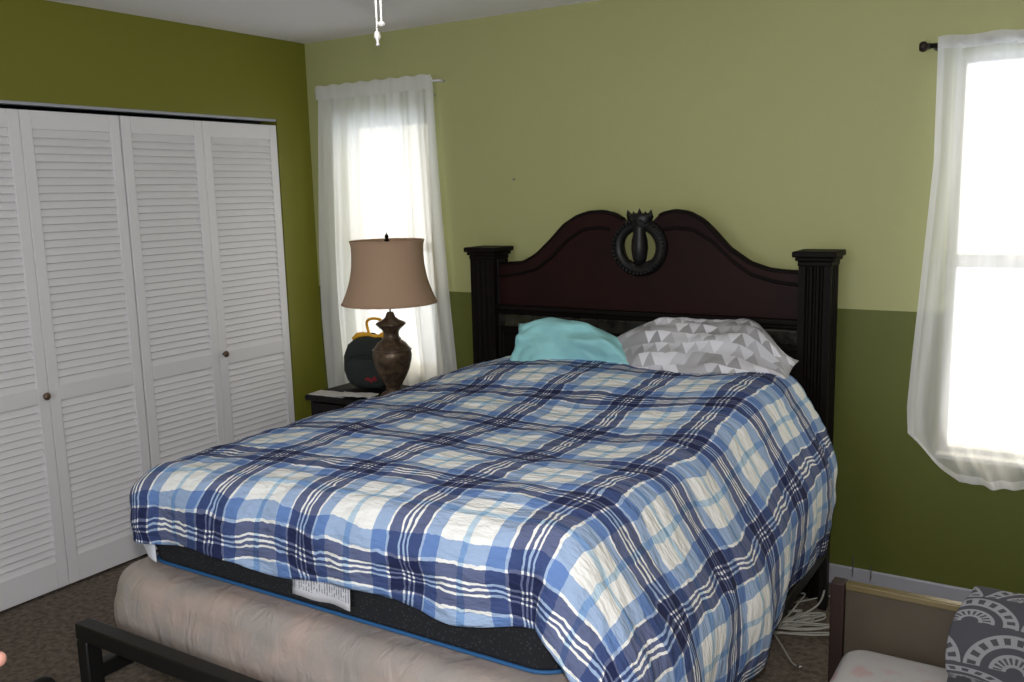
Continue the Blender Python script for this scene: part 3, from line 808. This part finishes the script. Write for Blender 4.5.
# heart shoulders that close the upper part of the opening
for s_ in (-1, 1):
    MB().tube([(cxx+s_*0.004, -0.156, czz+0.084), (cxx+s_*0.030, -0.158, czz+0.082), (cxx+s_*0.060, -0.158, czz+0.074), (cxx+s_*0.085, -0.158, czz+0.055)], [0.016, 0.018, 0.018, 0.016], 10).build('crest_scroll', M['crest'], hb, smooth=True)
    MB().tube([(cxx+s_*0.010, -0.156, czz-0.088), (cxx+s_*0.035, -0.158, czz-0.078), (cxx+s_*0.068, -0.158, czz-0.062)], [0.016, 0.016, 0.013], 10).build('crest_scroll', M['crest'], hb, smooth=True)
cn = MB()
cn.lathe([(0.035, 0.070), (0.056, 0.088), (0.050, 0.105), (0.058, 0.122), (0.050, 0.138)], (cxx, -0.150, czz), 20, 1, 0.7)
for k, (dx, hgt, lean) in enumerate(((-0.042, 0.030, -0.012), (-0.022, 0.024, -0.006), (0.0, 0.036, 0), (0.022, 0.024, 0.006), (0.042, 0.030, 0.012))):
    cn.tube([(cxx+dx, -0.156, czz+0.115), (cxx+dx+lean*0.6, -0.158, czz+0.122+hgt*0.4), (cxx+dx+lean, -0.160, czz+0.122+hgt)], [0.014, 0.011, 0.0015], 8)
for s_ in (-1, 1):
    for q in (0.088, 0.102, 0.115): cn.tube([(cxx+s_*0.035, -0.152, czz+q-0.004), (cxx+s_*0.058, -0.154, czz+q+0.004)], [0.008, 0.001], 6)
cn.build('crest_crown', M['crest'], hb, smooth=True)

# ------------------------------------------------------------------ nightstand
ns = thing('nightstand', 'black nightstand between the closet corner and the bed', 'nightstand', (0.66, -0.28, 0))
MB().box(0.335, 0.985, -0.49, -0.08, 0.628, 0.655).build('table_top', M['ns'], ns, bevel=0.004)
b = MB(); b.box(0.355, 0.375, -0.47, -0.10, 0.06, 0.628); b.box(0.945, 0.965, -0.47, -0.10, 0.06, 0.628); b.box(0.375, 0.945, -0.47, -0.10, 0.06, 0.08)
b.box(0.375, 0.945, -0.115, -0.10, 0.08, 0.628); b.build('cabinet_body', M['ns'], ns)
for z0 in (0.085, 0.265, 0.445):
    d = MB().box(0.379, 0.941, -0.484, -0.466, z0, z0+0.175).build('drawer', M['ns'], ns, bevel=0.003)
    MB().ball((0.66, -0.499, z0+0.088), 0.013, 0.014, 0.013).build('drawer_knob', M['knob'], d, smooth=True)
for x in (0.36, 0.925):
    for y in (-0.465, -0.14): MB().box(x, x+0.035, y, y+0.035, 0, 0.06).build('leg', M['ns'], ns)
# papers lying on the nightstand
def sheet(cx, cy, z, w, l, ang, lab, amp=0.006):
    b = MB(); R = Matrix.Rotation(ang, 3, 'Z')
    def P(i, j):
        u = i/15-0.5; v = j/15-0.5
        q = R @ Vector((u*w, v*l, 0)); return (cx+q.x, cy+q.y, z+0.002+amp*abs(noise.noise(Vector((u*4+ang, v*4, z*50)))))
    b.grid(16, 16, P); o = b.build('paper_sheet', M['paper'], smooth=True)
    md = o.modifiers.new('solid', 'SOLIDIFY'); md.thickness = 0.003
    tag(o, lab, 'paper')
sheet(0.455, -0.425, 0.657, 0.215, 0.10, 0.05, 'white paper lying at the left front corner of the black nightstand')
sheet(0.63, -0.43, 0.668, 0.20, 0.08, 0.15, 'rumpled white paper on the nightstand in front of the dark backpack', 0.014)

# ------------------------------------------------------------------ table lamp
LX, LY, LZ = 0.775, -0.325, 0.655
lp = thing('table_lamp', 'bronze urn table lamp with a flared tan fabric shade', 'table lamp', (LX, LY, LZ))
prof = [(0.058, 0.0), (0.060, 0.012), (0.050, 0.022), (0.034, 0.032), (0.030, 0.045), (0.036, 0.060), (0.055, 0.095), (0.072, 0.135), (0.083, 0.180), (0.086, 0.210), (0.080, 0.240), (0.062, 0.268), (0.042, 0.285), (0.034, 0.300),
        (0.033, 0.320), (0.040, 0.335), (0.058, 0.352), (0.066, 0.362), (0.060, 0.370), (0.036, 0.382), (0.022, 0.395), (0.018, 0.41), (0.012, 0.42)]
MB().lathe([(r*1.12, z) for r, z in prof], (LX, LY, LZ), 40).build('lamp_base', M['bronze'], lp, smooth=True)
for zz, rr in ((0.045, 0.036), (0.29, 0.043), (0.235, 0.0925)):
    MB().tube([(LX+rr*math.cos(a), LY+rr*math.sin(a), LZ+zz) for a in [2*PI*i/36 for i in range(36)]], 0.004, 8, closed=True).build('lamp_ring', M['bronze'], lp, smooth=True)
MB().tube([(LX, LY, LZ+0.41), (LX, LY, LZ+0.765)], 0.004, 8).build('harp_rod', M['bronze'], lp)
sp_ = MB(); zs0, zs1 = 0.465, 0.762   # shade bottom and top above the base
def rs(v):  # v 0 bottom .. 1 top : bell shape
    return 0.172+0.056*(1-v)**2.3-0.006*math.sin(PI*v)+0.004*ss(0.93, 1, v)
sp_.grid(64, 30, lambda i, j: (LX+rs(j/29)*math.cos(2*PI*i/64), LY+rs(j/29)*math.sin(2*PI*i/64), LZ+zs0+(zs1-zs0)*j/29), closeu=True)
sh = sp_.build('lamp_shade', M['shade'], lp, smooth=True)
md = sh.modifiers.new('solid', 'SOLIDIFY'); md.thickness = 0.002
for v_ in (0, 1):
    r_ = rs(v_)
    MB().tube([(LX+r_*math.cos(a), LY+r_*math.sin(a), LZ+zs0+(zs1-zs0)*v_) for a in [2*PI*i/64 for i in range(64)]], 0.004, 8, closed=True).build('shade_trim', M['shade'], sh, smooth=True)
spd = MB()
for k in range(3):
    a = 2*PI*k/3+0.5; spd.tube([(LX, LY, LZ+zs1-0.010), (LX+rs(1)*math.cos(a), LY+rs(1)*math.sin(a), LZ+zs1-0.006)], 0.002, 6)
spd.build('shade_spider', M['bronze'], sh)
MB().lathe([(0.012, 0), (0.013, 0.006), (0.006, 0.012), (0.010, 0.020), (0.008, 0.028), (0.003, 0.034), (0.001, 0.042)], (LX, LY, LZ+0.760), 16).build('finial', M['woodk'], lp, smooth=True)

# ------------------------------------------------------------------ backpack and yellow cord
bgx, bgy, bgz = 0.555, -0.205, 0.660
bg = thing('backpack', 'small dark green backpack with a red mark beside the table lamp', 'backpack', (bgx, bgy, bgz))
def blob(w, d, h, c, k=3.0, seed=1, amp=0.008, topn=0.25):
    b = MB(); n, m = 36, 22
    def P(i, j):
        a = 2*PI*i/n; v = j/(m-1); ph = -PI/2+PI*v
        ca, sa = math.cos(a), math.sin(a)
        e = (abs(ca)**k+abs(sa)**k)**(-1/k)
        zc = math.sin(ph); rc = math.cos(ph); 
        e2 = (abs(rc)**k+abs(zc)**k)**(-1/k)
        x = ca*e*rc*e2*w/2*(1-topn*max(0, zc)**2); y = sa*e*rc*e2*d/2*(1-topn*max(0, zc)); z = zc*e2*h/2
        q = noise.noise(Vector((x*12+seed, y*12, z*12)))*amp
        return (c[0]+x+ca*q, c[1]+y+sa*q, c[2]+z+h/2+q*0.3*(1 if zc > 0 else 0))
    b.grid(n, m, P, closeu=True); return b
blob(0.35, 0.14, 0.265, (bgx, bgy, bgz)).build('bag_body', M['bag'], bg, smooth=True)
blob(0.26, 0.05, 0.15, (bgx+0.01, bgy-0.075, bgz+0.012), seed=5, amp=0.004).build('front_pocket', M['bag'], bg, smooth=True)
zp = MB(); zp.tube([(bgx-0.115+0.23*i/12, bgy-0.072-0.004*math.sin(PI*i/12), bgz+0.150+0.030*math.sin(PI*i/12)) for i in range(13)], 0.0035, 6)
zp.build('zipper', M['bagtrim'], bg, smooth=True)
zp = MB(); zp.tube([(bgx-0.05+0.10*i/10, bgy, bgz+0.255+0.022*math.sin(PI*i/10)) for i in range(11)], 0.006, 8); zp.build('carry_handle', M['bagtrim'], bg, smooth=True)
zp = MB(); zp.tube([(bgx-0.145, bgy-0.02, bgz+0.215), (bgx-0.170, bgy-0.03, bgz+0.15), (bgx-0.168, bgy-0.035, bgz+0.08), (bgx-0.150, bgy-0.03, bgz+0.03)], 0.010, 8, flat=0.4); zp.build('shoulder_strap', M['bagtrim'], bg, smooth=True)
# red mark: small printed chevrons
rm = MB()
for k, (dx, dz, w, a) in enumerate(((0.0, 0.0, 0.030, 0.5), (0.020, 0.006, 0.026, -0.6), (0.034, 0.010, 0.024, 0.9), (-0.02, 0.004, 0.02, -0.3))):
    mtx = Matrix.Translation((bgx+0.055+dx, bgy-0.103, bgz+0.060+dz)) @ Matrix.Rotation(a, 4, 'Y')
    rm.box(-w/2, w/2, -0.002, 0.002, -0.007, 0.007, mtx)
rm.build('red_emblem', M['red'], bg)
yl = thing('cable_loop', 'orange yellow looped cord on top of the dark backpack', 'cord', (0.60, -0.21, 0.93))
def ell(cx, cy, cz, rx, rz, a0, a1, n=24, tilt=0.0):
    return [(cx+rx*math.cos(a0+(a1-a0)*i/n), cy+0.01*math.sin(i*0.6), cz+rz*math.sin(a0+(a1-a0)*i/n)) for i in range(n+1)]
MB().tube(ell(0.575, -0.21, 0.972, 0.060, 0.046, 0, 2*PI*0.98)+[(0.645, -0.21, 0.945), (0.68, -0.21, 0.935)], 0.0075, 8).build('loop', M['yellow'], yl, smooth=True)
MB().tube([(0.43, -0.215, 0.905), (0.46, -0.215, 0.925), (0.50, -0.21, 0.932), (0.56, -0.21, 0.928), (0.64, -0.21, 0.930)], [0.010, 0.014, 0.013, 0.009, 0.007], 8).build('tail', M['yellow'], yl, smooth=True)

# ------------------------------------------------------------------ cables on the carpet
cbm = thing('coaxial_cable', 'bundle of off white cable looped on the carpet beside the bed', 'cable', (2.78, -0.45, 0))
random.seed(21)
for k in range(10):
    A = Vector((2.675+random.uniform(-.01, .01), -0.585+random.uniform(-.02, .02), 0)); ang = math.radians(random.uniform(22, 80)); L = random.uniform(0.20, 0.36)
    D = Vector((math.cos(ang), math.sin(ang), 0)); Nn = Vector((-D.y, D.x, 0)); w = random.uniform(0.015, 0.04)
    pts = []
    for i in range(25):
        th = 2*PI*0.93*i/24
        q = A+D*(L*(1-math.cos(th))/2)+Nn*(w*math.sin(th)+0.006*math.sin(th*3+k)); pts.append((q.x, q.y, 0.008+0.006*(k % 5)+0.02*math.sin(th/2)**2*(k % 3)/2))
    MB().tube(pts, 0.0036, 7).build('cable_strand', M['cable'], cbm, smooth=True)
def cubic(P, n=30):
    P = [Vector(p) for p in P]; out = []
    for i in range(len(P)-1):
        p0 = P[max(i-1, 0)]; p1 = P[i]; p2 = P[i+1]; p3 = P[min(i+2, len(P)-1)]
        for k in range(n//2):
            t = k/(n//2); out.append(0.5*((2*p1)+(-p0+p2)*t+(2*p0-5*p1+4*p2-p3)*t*t+(-p0+3*p1-3*p2+p3)*t**3))
    out.append(P[-1]); return out
MB().tube(cubic([(2.80, -0.14, 0.16), (2.83, -0.22, 0.13), (2.83, -0.32, 0.05), (2.77, -0.42, 0.02), (2.70, -0.50, 0.012)]), 0.0038, 7).build('cable_strand', M['cable'], cbm, smooth=True)
MB().tube(cubic([(2.66, -0.36, 0.012), (2.75, -0.26, 0.012), (2.83, -0.17, 0.014), (2.90, -0.13, 0.012)]), 0.0036, 7).build('cable_strand', M['cable'], cbm, smooth=True)
MB().tube(cubic([(2.72, -0.56, 0.012), (2.79, -0.67, 0.011), (2.84, -0.75, 0.012), (2.865, -0.77, 0.012)]), 0.0034, 7).build('cable_strand', M['cable'], cbm, smooth=True)
MB().tube([(2.865, -0.77, 0.012), (2.882, -0.775, 0.012)], 0.006, 8).build('connector', M['nail'], cbm, smooth=True)

# ------------------------------------------------------------------ small bed end, pad and blanket at the lower right
be = thing('small_bed_end', 'low brown board panel with a shiny tan top edge near the baseboard', 'bed end', (3.3, -0.98, 0))
MB().box(3.063, 3.86, -1.005, -0.985, 0.05, 0.425).build('end_panel', M['brownpanel'], be, bevel=0.002)
MB().box(3.0625, 3.864, -1.010, -0.978, 0.425, 0.447).build('top_edging', M['gold'], be, bevel=0.004)
MB().box(3.022, 3.062, -1.020, -0.970, 0.0, 0.447).build('side_post', M['redwood'], be, bevel=0.004)
MB().box(3.865, 3.900, -1.020, -0.970, 0.0, 0.447).build('side_post', M['redwood'], be, bevel=0.004)
sb, _ = rounded_slab(3.075, 3.855, -2.10, -1.03, 0.06, 0.275, 0.07, 0.04, 0.006)
tag(sb.build('small_mattress', M['floral'], smooth=True), 'white and pink floral pad in front of the low brown panel', 'small mattress')
b = MB(); NI, NJ = 50, 60
def bl(i, j):
    u = i/(NI-1); v = j/(NJ-1)     # u across x, v over the top from back to front
    path = [(-0.955, 0.20), (-0.955, 0.40), (-0.965, 0.47), (-1.0, 0.492), (-1.04, 0.475), (-1.075, 0.42), (-1.11, 0.33), (-1.13, 0.29), (-1.30, 0.286), (-1.55, 0.286)]
    q = v*(len(path)-1); k = min(int(q), len(path)-2); f_ = q-k
    y = path[k][0]*(1-f_)+path[k+1][0]*f_; z = path[k][1]*(1-f_)+path[k+1][1]*f_
    xl = 3.405-0.045*ss(0.3, 0.7, v)+0.008*math.sin(v*9)
    x = xl+(3.95-xl)*u
    bu = 0.020*noise.noise(Vector((x*5, y*5, z*5)))+0.018*math.sin(u*7)*ss(0, .2, v)
    if u < 0.1: z -= 0.008*(1-u/0.1)**2*ss(0.2, 0.4, v)*(1-ss(.6, .7, v))
    return (x, y-abs(bu) if v > 0.35 else y+0.3*abs(bu), z+abs(bu)*0.6)
b.grid(NI, NJ, bl, lambda i, j: (0.55*i/(NI-1)+0.07, 1.06-1.0*j/(NJ-1)))
bo = b.build('blanket', M['medallion'], smooth=True)
tag(bo, 'grey blanket with dark medallion print draped over the low brown panel', 'blanket')
md = bo.modifiers.new('solid', 'SOLIDIFY'); md.thickness = 0.018; md.offset = 1
md = bo.modifiers.new('sub', 'SUBSURF'); md.levels = 1; md.render_levels = 1

# ------------------------------------------------------------------ hand at the left edge, shoe at the bottom edge
def ray(px, py, d):
    v = fw+r2*((px-512)/FPX)-u2*((py-341)/FPX); return cam.matrix_world.translation+v*d
def skin_obj(name, chains, m):
    vs, es, rr = [], [], []
    for par, pts in chains:
        last = par
        for p, r in pts:
            vs.append(tuple(p)); rr.append(r)
            if last is not None: es.append((last, len(vs)-1))
            last = len(vs)-1
    me = bpy.data.meshes.new(name); me.from_pydata(vs, es, []); o = bpy.data.objects.new(name, me); COL.objects.link(o)
    o.modifiers.new('skin', 'SKIN')
    for i, r in enumerate(rr): me.skin_vertices[0].data[i].radius = (r, r)
    me.skin_vertices[0].data[0].use_root = True
    md = o.modifiers.new('sub', 'SUBSURF'); md.levels = 2; md.render_levels = 2; me.materials.append(m); return o
tip = ray(11, 660, 0.85)
er = r2; eu = u2; ef = fw
def hp(a, b_, c): return tip+er*a+eu*b_+ef*c
# forearm and wrist -> palm -> five separate fingers; the index fingertip is the part in view
ch = [(None, [(hp(-0.36, -0.20, 0.02), 0.038), (hp(-0.24, -0.12, 0.015), 0.031), (hp(-0.165, -0.065, 0.01), 0.026), (hp(-0.13, -0.045, 0.01), 0.028), (hp(-0.095, -0.025, 0.008), 0.026)]),
      (4, [(hp(-0.070, -0.006, 0.004), 0.0100), (hp(-0.040, 0.000, 0.001), 0.0092), (hp(-0.018, 0.001, 0), 0.0086), (hp(-0.004, 0.0, 0), 0.0078)]),
      (4, [(hp(-0.070, -0.026, 0.010), 0.0100), (hp(-0.052, -0.030, 0.026), 0.0092), (hp(-0.050, -0.036, 0.048), 0.0086), (hp(-0.062, -0.040, 0.062), 0.0075)]),
      (4, [(hp(-0.070, -0.044, 0.008), 0.0095), (hp(-0.056, -0.052, 0.024), 0.0090), (hp(-0.052, -0.058, 0.044), 0.0082), (hp(-0.064, -0.060, 0.056), 0.0072)]),
      (3, [(hp(-0.088, -0.066, 0.010), 0.0088), (hp(-0.064, -0.076, 0.020), 0.0080), (hp(-0.056, -0.080, 0.036), 0.0074), (hp(-0.064, -0.080, 0.046), 0.0066)]),
      (3, [(hp(-0.110, -0.012, -0.012), 0.0125), (hp(-0.086, 0.014, -0.018), 0.0105), (hp(-0.064, 0.024, -0.016), 0.0095)])]
hand = skin_obj('person', ch, M['skin'])
tag(hand, 'fingertip of a person reaching in at the left edge of the picture', 'person')
sx, sy = 1.10, -2.60
p_ = ray(50, 672, 1.0)
k_ = (0.06-CZ)/(p_.z-CZ); q_ = Vector((CX, CY, CZ))+(p_-Vector((CX, CY, CZ)))*k_
dv = Vector((0.30, -0.95, 0)).normalized(); lv = Vector((dv.y, -dv.x, 0))
sh = thing('shoe', 'black rounded shoe toe on the carpet at the bottom left edge', 'shoe', (q_.x, q_.y, 0))
def shoeP(i, j):
    a = 2*PI*i/28; t = j/23
    w = 0.046*math.sqrt(max(0.0, 1-(1-min(1, t/0.3))**2))*(1-0.22*ss(0.35, 0.7, t))*math.sqrt(max(0.0, 1-max(0, (t-0.88)/0.12)**2))+0.001
    hh = (0.045+0.045*ss(0.3, 0.8, t))*math.sqrt(max(0.0, 1-(1-min(1, t/0.2))**2))*math.sqrt(max(0.0, 1-max(0, (t-0.92)/0.08)**2))+0.001
    ca, sa = math.cos(a), math.sin(a)
    c = Vector((q_.x, q_.y, 0))+dv*(0.28*t-0.01)+lv*(w*ca)
    z = 0.014+hh*max(0, sa)-0.004*max(0, -sa)
    return (c.x, c.y, z)
MB().grid(28, 24, shoeP, closeu=True).build('upper', M['blackrubber'], sh, smooth=True)
so_ = MB(); 
def soleP(k, z):
    pts = []
    for i in range(40):
        a = 2*PI*i/40; c = Vector((q_.x, q_.y, 0))+dv*(0.13-0.145*math.cos(a))+lv*(0.048*math.sin(a)*(1-0.15*ss(-0.2, 0.6, -math.cos(a)))); pts.append(Vector((c.x, c.y, z)))
    return pts
so_.v = soleP(0, 0.0)+soleP(0, 0.014)
for i in range(40): so_.f.append([i, (i+1) % 40, 40+(i+1) % 40, 40+i])
so_.f.append(list(range(40))[::-1]); so_.f.append([40+i for i in range(40)])
so_.build('sole', M['blackrubber'], sh)

print('scene built')
